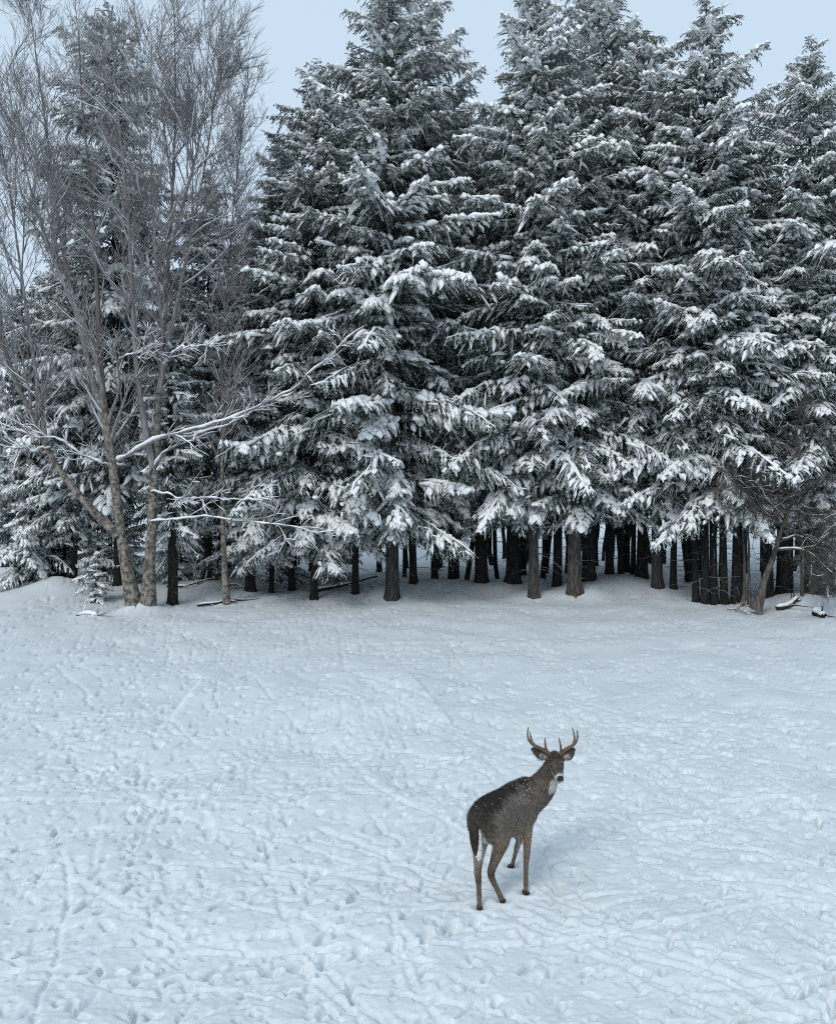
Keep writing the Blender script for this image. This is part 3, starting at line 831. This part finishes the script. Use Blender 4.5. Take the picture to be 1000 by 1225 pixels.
# leaning dead shrub at the right
q = ground_px(904, 725, 0.2); y0 = q[1]
st = [(px_poly([(904, 730), (912, 705), (921, 680), (930, 655), (940, 625), (947, 590), (955, 540), (960, 480)], y0, y0 - .2, 14, rt, 0.02), 0.115, 0.015)]
lm = [([(928, 658), (945, 655), (962, 658), (985, 668), (1000, 680)], 0, -.6, .045, .01), ([(934, 645), (950, 640), (970, 640), (990, 650)], 0, -.4, .04, .01),
      ([(940, 625), (925, 600), (905, 585), (890, 570)], 0, -.5, .04, .008), ([(946, 600), (965, 570), (980, 540), (990, 500)], 0, .3, .04, .008),
      ([(933, 650), (918, 630), (912, 612), (900, 590)], 0, -.4, .03, .008)]
lm = [(px_poly(p, y0 + a, y0 + b, 14, rt, 0.04), r0, r1) for (p, a, b, r0, r1) in lm]
bare_tree('dead_shrub', (q[0], q[1], float(ground_h(q[0], q[1]))), st, lm,
          [(22, 0.3, 1, 0.6, 1.3, 0.8, 2.2, 7, 0.0, 0.26, 0.007), (8, 0.15, 1, 0.5, 1.2, 0.35, 1.0, 6, -0.02, 0.3, 0.005), (3, .1, 1, .5, 1.2, .15, .4, 4, -.02, .3, .004)],
          37, 'leaning grey dead shrub with tangled twigs at the right edge of the lawn', None, M_SHRUB, M_SHRUB, 0.10, 0.003)
for k, (xa, xb, lab) in enumerate(((897, 893, 'thin upright grey shrub stem touching the foot of the leaning dead shrub'),
                                   (888, 891, 'thin grey shrub stem, second to the left of the leaning dead shrub'),
                                   (959, 957, 'pale bare pole standing between the leaning shrub and the right edge trunk'))):
    q = ground_px(xa, 719, 0.2)
    st = [(px_poly([(xa, 724), ((xa + xb) / 2 + 1, 670), (xb, 620), (xb - 6, 570), (xb - 4, 510)], q[1], q[1] - .2, 14, rt, 0.02), 0.05, 0.01)]
    bare_tree('shrub_stem', (q[0], q[1], float(ground_h(q[0], q[1]))), st, [],
              [(30, 0.35, 1, 0.5, 1.2, 0.7, 1.9, 7, 0.0, 0.26, 0.006), (8, 0.15, 1, 0.5, 1.2, 0.3, 0.8, 5, -0.02, 0.3, 0.0045)], 41 + k, lab, 'shrub stems at the right', M_SHRUB, M_SHRUB, 0.10, 0.003)

pole_rng = np.random.default_rng(9)
pole_meshes = []
for k in range(5):
    n = 12
    z = np.linspace(-0.3, 9.0, n)
    Pp = np.stack([0.10 * np.cumsum(pole_rng.normal(0, 1, n)) * 0.4, 0.05 * np.cumsum(pole_rng.normal(0, 1, n)), z], -1)
    Pp[:, :2] -= Pp[1, :2]
    b = Bag(); V, q = tubes(Pp[None], np.linspace(0.06, 0.03, n)[None], 7); b.add(V, q)
    C, CR = sprout(pole_rng, Pp[None], np.full((1, n), 0.02), 26, 0.1, 0.95, 1.2, 1.7, 0.3, 1.3, 4, -0.05, 0.08, 0.004)
    b2 = Bag(); V, q = tubes(C, CR, 3); b2.add(V, q)
    pole_meshes.append((b.mesh('trunk', M_SPRUCE_BARK), b2.mesh('branches', M_BRANCH)))
for k in range(56):
    px = (rb.uniform(480, 900) if k < 44 else rb.uniform(940, 1000)) if k < 50 else rb.uniform(210, 460)
    yd = rb.uniform(27.3, 36)
    x = (px - 500) / F_PX * yd
    e = empty('dead_pole', (x, yd, float(ground_h(x, yd))))
    e.rotation_euler = (rb.uniform(-.03, .03), rb.uniform(-.05, .05), rb.uniform(0, 6.28))
    sc_ = rb.uniform(0.7, 2.2)
    tm, bm = pole_meshes[k % 5]
    t = link('trunk', tm, e); t.scale = (sc_, sc_, 1); t['bark_lit'] = 0.0
    tag(link('branches', bm, e), kind='stuff')
    tag(e, 'thin dead dark pole standing among the trunks deep in the wood', 'tree', 'thin dead poles among the trunks')

# ---------------------------------------------------------------- fallen wood
def fallen(name, pts, y_off, r0, r1, label, twigs, seed, snow=0.02):
    rng = np.random.default_rng(seed)
    base = ground_px(pts[0][0], pts[0][1], 0.1)
    P = []
    for p in pts:
        q = ground_px(p[0], p[1], 0.1)
        P.append([q[0], q[1], float(ground_h(q[0], q[1])) + r0 * (0.5 + y_off)])
    P = poly(P, 10, rng, 0.012)
    e = empty(name, (base[0], base[1], float(ground_h(base[0], base[1]))))
    P = P - np.array(e.location)
    R = np.linspace(r0, r1, 10)[None] * rng.uniform(0.85, 1.15, (1, 10))
    b, sn = Bag(), Bag()
    V, q = tubes(P[None], R, 8); b.add(V, q)
    link('limb', b.mesh('limb', M_LOG), e)
    if twigs:
        C, CR = sprout(rng, P[None], R, twigs, 0.1, 1, 0.4, 1.0, 0.3, 0.9, 5, -0.02, 0.15, 0.004)
        bt = Bag(); V, q = tubes(C, CR, 4); bt.add(V, q)
        tag(link('twigs', bt.mesh('twigs', M_LOG), e), kind='stuff')
        snow_on(sn, C, CR, rng, 0.6, 4, 0.006)
    snow_on(sn, P[None], R, rng, 1.0, 6, snow)
    if sn.n: tag(link('snow', sn.mesh('snow', M_SNOW), e), kind='stuff')
    tag(e, label, 'branch')

fallen('fallen_branch', [(236, 722), (262, 720), (285, 718), (308, 716)], 0.6, 0.045, 0.012, 'dark fallen branch on the snow at the foot of the thin bare stem', 9, 51, 0.0)
fallen('fallen_log', [(372, 710), (400, 706), (425, 702), (452, 699)], 0.8, 0.06, 0.03, 'thin dark log lying between the slim trunk and the thick centre left trunk', 6, 52, 0.01)
fallen('fallen_branch', [(200, 706), (225, 708), (245, 703), (262, 700)], 0.8, 0.035, 0.01, 'snow dusted fallen branch behind the short black trunk right of the birch', 10, 53, 0.01)
fallen('fallen_branch', [(268, 706), (285, 704), (300, 709)], 1.2, 0.03, 0.01, 'small bent dead branch left of the pair of dark left trunks', 8, 54, 0.008)
fallen('fallen_log', [(928, 727), (940, 726.5), (952, 725)], 0.3, 0.07, 0.05, 'short dark snow capped log right of the leaning shrub foot', 5, 55, 0.015)
fallen('fallen_log', [(974, 731), (980, 733), (985, 735)], 0.3, 0.07, 0.05, 'broken dark stub poking from the snow near the right edge', 4, 56, 0.04)
fallen('fallen_branch', [(850, 700), (862, 708), (874, 716), (884, 723)], 2.5, 0.02, 0.008, 'thin bare stick leaning on the ground left of the shrub stems', 4, 57, 0.006)
fallen('fallen_branch', [(92, 733), (104, 731), (118, 733), (128, 729)], 1.0, 0.03, 0.015, 'snow covered low branch at the foot of the small sapling', 12, 58, 0.05)
fallen('fallen_branch', [(870, 727), (885, 729), (898, 731)], 1.5, 0.015, 0.006, 'tuft of thin dead twigs in the snow left of the leaning shrub', 16, 59, 0.004)

# ---------------------------------------------------------------- deer
def loft(bag, rings, hint, k=16):
    """rings: (centre, ra along hint, rb across)"""
    C = np.array([r[0] for r in rings], float)
    T = nrm(np.gradient(C, axis=0))
    h = np.asarray(hint, float)
    A = nrm(h - (T @ h)[:, None] * T); B = np.cross(T, A)
    ra = np.array([r[1] for r in rings]); rb_ = np.array([r[2] for r in rings])
    # resample smoothly
    m = len(C) * 3 - 2
    ti = np.arange(len(C)); tn = np.linspace(0, len(C) - 1, m)
    def rs(a):
        a = np.asarray(a, float).reshape(len(ti), -1)
        # catmull-rom
        p = np.vstack([2 * a[0] - a[1], a, 2 * a[-1] - a[-2]])
        i = np.minimum(tn.astype(int), len(ti) - 2); u = (tn - i)[:, None]
        p0, p1, p2, p3 = p[i], p[i + 1], p[i + 2], p[i + 3]
        return 0.5 * (2 * p1 + (p2 - p0) * u + (2 * p0 - 5 * p1 + 4 * p2 - p3) * u ** 2 + (3 * p1 - p0 - 3 * p2 + p3) * u ** 3)
    C2, A2, B2 = rs(C), nrm(rs(A)), nrm(rs(B))
    ra2, rb2 = np.maximum(rs(ra), 0.003), np.maximum(rs(rb_), 0.003)
    th = np.arange(k) * 2 * math.pi / k
    V = C2[:, None, :] + A2[:, None, :] * (ra2 * np.cos(th)[None])[..., None] + B2[:, None, :] * (rb2 * np.sin(th)[None])[..., None]
    i = (np.arange(m - 1) * k)[:, None]; j = np.arange(k)[None]; j2 = (j + 1) % k
    Qd = np.stack(np.broadcast_arrays(i + j, i + j2, i + k + j2, i + k + j), -1).reshape(-1, 4)
    V = np.concatenate([V.reshape(-1, 3), C2[:1], C2[-1:]])
    n0, n1 = m * k, m * k + 1
    jj = np.arange(k); jn = (jj + 1) % k
    Tr = np.concatenate([np.stack([np.full(k, n0), jn, jj], -1), np.stack([np.full(k, n1), (m - 1) * k + jj, (m - 1) * k + jn], -1)])
    bag.add(V, Qd, Tr)

DO = np.array([0.674, 7.535, 0.0]); DH = np.array([0.558, 0.83, 0.0]); DR = np.array([0.83, -0.558, 0.0])
def loc(a, b, z): return DO + DH * a + DR * b + ZUP * z

deer = empty('deer', DO)
bd = Bag()
# trunk of the body: a, height of centre, half width, half height, sideways shift
TORSO = [(-.275, .79, .045, .06, 0), (-.245, .80, .11, .13, 0), (-.17, .795, .158, .18, 0), (-.05, .785, .178, .205, 0), (.08, .77, .178, .215, 0), (.22, .745, .182, .225, .005),
         (.36, .725, .19, .24, .01), (.48, .72, .185, .252, .02), (.60, .735, .165, .238, .03), (.70, .78, .13, .205, .045), (.78, .81, .075, .12, .06)]
loft(bd, [(loc(a, s_, z), w, h) for (a, z, w, h, s_) in TORSO], DR, 24)
# neck, bending to the deer's right
NK = [(loc(.52, .03, .78), .15, .17), (at(638.5, 951, 8.09), .145, .172), (at(651, 937.5, 8.13), .130, .142), (at(656.5, 925, 8.17), .094, .112), (at(661.5, 914, 8.14), .074, .08)]
loft(bd, NK, DR, 20)
# head: poll to nose, facing the camera and a little right
NOSE = at(670.3, 931.5, 7.86)
POLL = at(663.5, 907.5, 8.09)
hd_ax = nrm((NOSE - POLL)[None])[0]
HSIDE = nrm(np.cross(hd_ax, ZUP)[None])[0]
HUP = np.cross(HSIDE, hd_ax)
if HUP[2] < 0: HUP = -HUP
def hp(t, up=0.0, sd=0.0):
    return POLL + (NOSE - POLL) * t + HUP * up + HSIDE * sd
HEAD = [(hp(-.22, -.01), .045, .05), (hp(-.05, -.005), .070, .076), (hp(.18, -.006), .078, .085), (hp(.38, -.012), .073, .082), (hp(.58, -.024), .055, .072), (hp(.78, -.03), .045, .060), (hp(.93, -.027), .042, .052), (hp(1.02, -.014), .030, .032)]
loft(bd, HEAD, HSIDE, 20)
for s_ in (-1, 1):                                   # brow ridges
    loft(bd, [(hp(.16, .045, s_ * .045), .018, .018), (hp(.30, .05, s_ * .055), .022, .02), (hp(.44, .03, s_ * .045), .012, .012)], HUP, 8)
# ears
EARS = [((656, 908), (646, 902.5), (634.8, 894.5), 8.06, 8.02), ((673.0, 908), (680.5, 903.5), (687.5, 894.5), 8.06, 8.02)]
ear_c = []
for (p0, p1, p2, y0_, y1_) in EARS:
    a, m_, t_ = at(*p0, y0_), at(*p1, (y0_ + y1_) / 2), at(*p2, y1_)
    ear_c.append((a, m_, t_))
    L_ = [(a, .024, .022), (a * .6 + m_ * .4, .040, .018), (m_, .048, .015), (m_ * .4 + t_ * .6, .034, .012), (t_, .008, .007)]
    sidev = nrm(np.cross(t_ - a, np.array([0, -1.0, 0.4]))[None])[0]
    loft(bd, L_, sidev, 12)
# legs
def hoof_pt(k, lift=0.0):
    q = ground_px(*HOOF[k]); return np.array([q[0], q[1], -0.03 + lift])
hl, hr, fr, fl = (hoof_pt(k) for k in ('hl', 'hr', 'fr', 'fl'))
LEGS = [
    [(loc(-.03, .085, .80), .15, .085), (loc(.0, .10, .68), .142, .082), (loc(.04, .085, .57), .112, .070), (at(596.5, 1018, 7.57), .084, .056), (at(590.5, 1034, 7.53), .056, .040), (at(587.5, 1043.5, 7.51), .052, .034), (at(589, 1052, 7.53), .034, .027), (at(593.5, 1062, 7.57), .026, .024), (hr + np.array([-.012, 0, .05]), .027, .024), (hr + np.array([0, 0, .02]), .021, .019)],
    [(loc(-.06, -.085, .80), .14, .085), (loc(-.04, -.10, .68), .135, .08), (loc(-.03, -.095, .56), .10, .062), (at(572.5, 1027, 7.44), .054, .042), (at(571.5, 1044, 7.42), .042, .032), (at(572, 1050, 7.42), .037, .029), (at(572.8, 1062, 7.44), .026, .024), (at(573.2, 1073, 7.46), .025, .024), (hl + np.array([0, 0, .05]), .025, .022), (hl + np.array([0, 0, .02]), .021, .019)],
    [(loc(.50, .12, .80), .10, .06), (loc(.49, .135, .68), .10, .062), (loc(.45, .14, .55), .068, .05), (at(630.5, 1012, 7.78), .042, .036), (at(629.8, 1026, 7.76), .033, .031), (at(629.2, 1035, 7.75), .026, .025), (at(629, 1048, 7.74), .024, .023), (at(629, 1058, 7.74), .026, .024), (fr + np.array([0, 0, .03]), .022, .02)],
    [(loc(.56, -.10, .78), .10, .06), (loc(.58, -.115, .66), .09, .055), (loc(.58, -.125, .54), .062, .046), (at(620.5, 1003, 8.12), .042, .034), (at(619, 1012, 8.15), .032, .03), (at(616.5, 1021, 8.19), .022, .021), (at(614.3, 1029, 8.22), .022, .021), (fl + np.array([0.005, 0, .03]), .022, .02)],
]
for lg in LEGS: loft(bd, lg, DH, 14)
tmp_me = bd.mesh('deer_raw', None)
tmp = link('deer_raw', tmp_me)
md = tmp.modifiers.new('r', 'REMESH'); md.mode = 'VOXEL'; md.voxel_size = 0.010; md.use_smooth_shade = True
ms = tmp.modifiers.new('s', 'SMOOTH'); ms.factor = 0.5; ms.iterations = 4
bpy.context.view_layer.update()
dg = bpy.context.evaluated_depsgraph_get()
body_me = bpy.data.meshes.new_from_object(tmp.evaluated_get(dg))
bpy.data.objects.remove(tmp); bpy.data.meshes.remove(tmp_me)
nv = len(body_me.vertices)
BV = np.empty(nv * 3, np.float32); body_me.vertices.foreach_get('co', BV); BV = BV.reshape(-1, 3).astype(float)
BN = np.empty(nv * 3, np.float32); body_me.vertices.foreach_get('normal', BN); BN = BN.reshape(-1, 3).astype(float)
rel = BV - DO
la, lb, lz = rel @ DH, rel @ DR, rel[:, 2]
rd = np.random.default_rng(77)
def dist(p): return np.linalg.norm(BV - np.asarray(p), axis=1)
def blend(col, c, w):
    w = np.clip(w, 0, 1)[:, None]; return col * (1 - w) + np.array(c) * w
wob = sum(0.011 * np.sin(rel @ (rd.normal(0, 1, 3) * f_) + rd.uniform(0, 6)) for f_ in (11, 15, 19, 26, 33, 41, 55, 70))
DARK, FLANK, TAN, LEGC, WHITE = (.030, .026, .024), (.175, .150, .127), (.25, .188, .13), (.165, .124, .096), (.60, .58, .55)
col = np.tile(np.array(FLANK), (nv, 1))
col = blend(col, DARK, sstep(.83, .96, lz + wob - .25 * np.abs(lb) * (la > 0)) * sstep(.74, .56, la + wob))
col = blend(col, DARK, .75 * sstep(-.16, -.24, la + wob) * sstep(.60, .75, lz))
col = blend(col, TAN, sstep(.74, .56, lz + wob))
col = blend(col, LEGC, sstep(.48, .36, lz + wob))
col = blend(col, (.045, .034, .028), sstep(.36, .28, lz) * sstep(.20, .28, lz) * (la < .2) * .6)
col = blend(col, WHITE, sstep(.55, .49, lz) * (BN[:, 2] < -.55) * (lz > .42) * (la > .2) * (la < .44))
# pale inner side of the far legs and of the thighs
col = blend(col, (.36, .33, .30), .85 * (la > .45) * (lz < .60) * (lb < -.03) * sstep(.0, .5, BN @ DR) * sstep(.10, .2, lz))
col = blend(col, WHITE, (la < .12) * sstep(.62, .57, lz) * sstep(.40, .47, lz) * (np.abs(lb) < .07) * .7 * sstep(.2, .8, -np.sign(lb) * (BN @ DR)))
col = blend(col, WHITE, sstep(.030, .012, np.abs(lb - .045)) * sstep(.78, .68, lz) * sstep(.46, .55, lz) * sstep(-.10, -.15, la))
# neck and head
nk = (la > .60) & (lz > .80) | (lz > 1.02)
col = blend(col, (.060, .048, .040), .8 * (la > .60) * sstep(.86, .98, lz))
col = blend(col, (.125, .098, .076), .8 * sstep(.58, .70, la) * sstep(1.0, .86, lz) * (lz > .6) * sstep(-.1, .05, lb))
hx = (BV - POLL) @ hd_ax / np.linalg.norm(NOSE - POLL); hs = (BV - POLL) @ HSIDE; hu = (BV - POLL) @ HUP
isH = (np.abs(hs) < .12) & (np.abs(hu) < .12) & (hx > -.3)
col = blend(col, (.090, .076, .064), isH * sstep(-.2, 0, hx))
col = blend(col, (.045, .038, .033), .8 * isH * sstep(.02, .04, hu) * sstep(.45, .3, hx))
col = blend(col, (.055, .046, .04), .7 * isH * sstep(.03, .01, np.abs(hs)) * sstep(.2, .4, hx))
col = blend(col, WHITE, isH * sstep(.80, .88, hx) * sstep(.99, .93, hx) * .8)
col = blend(col, WHITE, isH * sstep(-.02, -.04, hu) * sstep(.42, .6, hx))
def seen_at(px, py, rad=.014):
    c0 = np.array([0, 0, CAM_H]); v = at(px, py, 8.0) - c0; v = v / np.linalg.norm(v)
    w = BV - c0; al = w @ v; off = np.linalg.norm(w - al[:, None] * v, axis=1)
    k_ = np.where(off < rad)[0]
    return BV[k_[np.argmin(al[k_])]] if len(k_) else at(px, py, 8.0)
THR = seen_at(664.5, 940.5)
col = blend(col, WHITE, .8 * sstep(.05, .025, dist(seen_at(661, 947))))
col = blend(col, WHITE, .9 * sstep(.075, .045, dist(THR)))
EYES = [at(657.8, 916.3, 7.985), at(672.8, 915.2, 7.985)]
# keep the eyes on the surface of the head
def snap(p):
    i = int(np.argmin(np.linalg.norm(BV - p, axis=1))); return BV[i].copy(), BN[i].copy()
EY = []
for p in EYES:
    best, bv = None, 1e9
    v = p - np.array([0, 0, CAM_H]); v = v / np.linalg.norm(v)
    w = BV - np.array([0, 0, CAM_H]); along = w @ v; off = np.linalg.norm(w - along[:, None] * v, axis=1)
    c_ = np.where((off < .012) & isH)[0]
    i = c_[np.argmin(along[c_])] if len(c_) else int(np.argmin(dist(p)))
    EY.append((BV[i].copy(), BN[i].copy()))
    col = blend(col, (.17, .15, .13), .7 * sstep(.028, .020, dist(BV[i])))
for (a, m_, t_) in ear_c:
    d_ = np.minimum(dist(m_), np.minimum(dist(a * .5 + m_ * .5), dist(m_ * .6 + t_ * .4)))
    fw = BN @ nrm(np.array([[0, -1.0, .3]]))[0]
    col = blend(col, (.075, .062, .052), sstep(.07, .05, d_))
    inner = .8 * sstep(.1, .5, fw) * sstep(.036, .022, np.minimum(dist(m_ * .9 + a * .1 - ZUP * .008), dist(m_ * .55 + a * .45 - ZUP * .008)))
    col = blend(col, (.36, .34, .32), inner)
col *= (1 + .16 * rd.standard_normal(nv))[:, None]
col = np.clip(col, .008, .8)

def m_fur():
    m, nt, b = new_mat('deer_fur')
    at_ = nd(nt, 'ShaderNodeAttribute', attribute_name='fur_colour')
    n1 = noise(nt, 60, 4, 0.65); n2 = noise(nt, 9, 3, 0.6)
    f = math_n(nt, 'ADD', math_n(nt, 'MULTIPLY', n1, 0.9), math_n(nt, 'MULTIPLY', n2, 0.5))
    c = mixc(nt, ramp(nt, f, 0.45, 0.95), (0.55, 0.55, 0.55), (1.35, 1.33, 1.3))
    mm = nd(nt, 'ShaderNodeMix', data_type='RGBA', blend_type='MULTIPLY')
    mm.inputs[0].default_value = 1.0
    nt.links.new(at_.outputs['Color'], mm.inputs[6]); nt.links.new(c, mm.inputs[7])
    nt.links.new(mm.outputs[2], b.inputs['Base Color'])
    b.inputs['Roughness'].default_value = 0.8
    b.inputs['Specular IOR Level'].default_value = 0.12
    bump(nt, b, n1, 0.6, 0.008)
    return m
M_FUR = m_fur()
def colour(me, c):
    ca = me.color_attributes.new('fur_colour', 'FLOAT_COLOR', 'POINT')
    ca.data.foreach_set('color', np.concatenate([c, np.ones((len(c), 1))], 1).astype(np.float32).ravel())
body_me.vertices.foreach_set('co', (BV - DO).astype(np.float32).ravel())
colour(body_me, col)
body_me.materials.clear(); body_me.materials.append(M_FUR)
body_me.polygons.foreach_set('use_smooth', np.ones(len(body_me.polygons), bool))
body_me.name = 'body'; body_me.update()
body = link('body', body_me, deer)
tag(deer, 'antlered brown deer standing on the snow, looking back over its shoulder', 'deer')
# coat hairs
idx_h = rd.choice(nv, 26000)
b0 = BV[idx_h] + rd.normal(0, .003, (len(idx_h), 3)); nn = BN[idx_h]
flow = -DH * .8 - ZUP * .55
onhead = isH[idx_h] & (hx[idx_h] > -.1)
flow = np.where(onhead[:, None], -hd_ax * .9, flow); flow = np.where((lz[idx_h] < .42)[:, None], -ZUP * 1.0, flow)
tg = nrm(flow - (flow * nn).sum(1, keepdims=True) * nn + nn * .28 + rd.normal(0, .16, nn.shape))
ln_h = np.where(onhead | (lz[idx_h] < .42), .010, .026) * rd.uniform(.6, 1.3, len(idx_h))
wv = nrm(np.cross(tg, nn)) * .0016
HVt = np.stack([b0 - wv, b0 + wv, b0 + tg * ln_h[:, None]], 1).reshape(-1, 3) - DO
hair_me = mesh_np('coat', HVt, None, np.arange(len(HVt)).reshape(-1, 3), M_FUR, False)
colour(hair_me, np.repeat(np.clip(col[idx_h] * rd.uniform(.6, 1.7, (len(idx_h), 1)), 0, .85), 3, 0))
tag(link('coat', hair_me, deer), kind='stuff')
# tail
tb = Bag()
t0_ = loc(-.26, 0, .86)
TL = [(loc(-.255, -.01, .87), .030, .024), (loc(-.285, -.015, .80), .044, .024), (loc(-.29, -.015, .71), .048, .022), (loc(-.28, -.012, .62), .040, .018), (loc(-.268, -.008, .55), .022, .012), (loc(-.262, -.005, .53), .006, .006)]
loft(tb, [(p - DO, a, b) for (p, a, b) in TL], DR, 12)
tail_me = tb.mesh('tail', M_FUR)
tv = np.concatenate(tb.V) + DO
tcol = np.tile(np.array((.035, .027, .023)), (len(tv), 1)); tcol *= rd.uniform(.7, 1.3, (len(tv), 1))
colour(tail_me, tcol); tail = link('tail', tail_me, deer)
fb = Bag()
FR_ = [(loc(-.255, .0, .82), .020, .008), (loc(-.272, .0, .76), .046, .012), (loc(-.276, .004, .67), .054, .014), (loc(-.268, .010, .58), .046, .014), (loc(-.258, .012, .51), .026, .010), (loc(-.25, .012, .485), .006, .005)]
loft(fb, [(p - DO, a, b) for (p, a, b) in FR_], DR, 12)
fme = fb.mesh('tail_fringe', M_FUR)
colour(fme, np.tile(np.array((.62, .60, .57)), (fb.n, 1))); link('tail_fringe', fme, tail)
# hooves: two toes each
M_HOOF = m_plain('hoof_horn', (.020, .016, .014), .45, .4)
for (h, dirv) in ((hl, np.array([.1, -.5, 0])), (hr, DH), (fr, np.array([.3, .2, 0])), (fl, np.array([-.9, .1, 0]))):
    dirv = nrm(dirv[None])[0]; sv = np.cross(dirv, ZUP)
    hb = Bag()
    for s_ in (-1, 1):
        c_ = h + sv * s_ * .012
        loft(hb, [(c_ - dirv * .018 + ZUP * .045 - DO, .013, .016), (c_ - dirv * .004 + ZUP * .03 - DO, .015, .022), (c_ + dirv * .022 + ZUP * .014 - DO, .013, .022), (c_ + dirv * .05 + ZUP * .002 - DO, .006, .008)], sv, 10)
    link('hoof', hb.mesh('hoof', M_HOOF), deer)
# antlers
M_ANTLER = m_plain('antler', (.165, .118, .08), .6, .25, .4, 25)
AN = [[([(657.5, 903), (652, 898), (645, 895), (637, 891.5), (631.5, 886), (630, 879), (632, 870.5)], [8.07, 8.04, 8.0, 7.95, 7.91, 7.9, 7.91], .022, .0055),
       ([(655, 900.5), (652.5, 895), (651.6, 883)], [8.05, 8.02, 7.97], .015, .0045), ([(638, 892), (635, 884), (633.5, 875)], [7.955, 7.97, 8.0], .014, .0045), ([(641, 893.5), (638.8, 888.5)], [7.98, 7.97], .008, .003)],
      [([(670, 903.5), (674.5, 898), (681, 894.5), (687, 891), (690.5, 887), (691.3, 881), (690.3, 874)], [8.07, 8.04, 8.0, 7.95, 7.91, 7.9, 7.91], .022, .0055),
       ([(671.5, 900.5), (671, 895), (668.7, 883)], [8.05, 8.02, 7.97], .015, .0045), ([(685.5, 892), (687.5, 884), (686.5, 877), (684.5, 870.5)], [7.96, 7.97, 7.99, 8.0], .014, .0045)]]
for side_ in AN:
    ab = Bag()
    for (pp, yy, r0, r1) in side_:
        P_ = poly([at(p[0], p[1], y_) - DO for p, y_ in zip(pp, yy)], 12)
        rr_ = r0 + (r1 - r0) * np.linspace(0, 1, 12) ** 1.3
        V, q = tubes(P_[None], rr_[None] * (1 + .06 * rd.standard_normal((1, 12))), 8); ab.add(V, q)
    link('antler', ab.mesh('antler', M_ANTLER), deer)
# eyes and nose
M_EYE = m_plain('dark_eye', (.006, .005, .004), .15, .5, .1)
for (p, n_) in EY:
    eb = Bag()
    c_ = p - n_ * .006
    loft(eb, [(c_ - n_ * .012 - DO, .006, .006), (c_ - n_ * .006 - DO, .017, .015), (c_ + n_ * .002 - DO, .020, .017), (c_ + n_ * .009 - DO, .014, .012), (c_ + n_ * .012 - DO, .003, .003)], HSIDE, 12)
    link('eye', eb.mesh('eye', M_EYE), deer)
nb_ = Bag()
loft(nb_, [(hp(.95, .012) - DO, .022, .014), (hp(1.01, .008) - DO, .030, .022), (hp(1.05, .0) - DO, .028, .022), (hp(1.075, -.006) - DO, .012, .010)], HSIDE, 14)
link('nose', nb_.mesh('nose', m_plain('wet_nose', (.010, .009, .009), .35, .4)), deer)
# flakes lying in the coat of the back
cand = np.where((BN[:, 2] > .45) & (lz > .80) & (la < .62) & ~(isH & (hx > -.05)) | isH & (BN[:, 2] > .6) & (hx < .0))[0]
wgt = .25 + 1.0 * (la[cand] > .35) + 1.5 * isH[cand] + .6 * (np.sin(la[cand] * 40) * np.sin(lb[cand] * 33) > .2)
fi = rd.choice(cand, 190, p=wgt / wgt.sum())
sz = rd.uniform(.0012, .0046, (len(fi), 1))
c0 = BV[fi] + BN[fi] * .008 - DO
tet = np.array([[1, 0, -.4], [-.5, .87, -.4], [-.5, -.87, -.4], [0, 0, .7]])
FVt = (c0[:, None, :] + tet[None] * sz[:, None, :] * rd.uniform(.6, 1.5, (len(fi), 4, 1))).reshape(-1, 3)
FT = (np.arange(len(fi)) * 4)[:, None, None] + np.array([[0, 1, 3], [1, 2, 3], [2, 0, 3], [0, 2, 1]])[None]
tag(link('snow_flakes', mesh_np('snow_flakes', FVt, None, FT, M_SNOW, False), deer), kind='stuff')
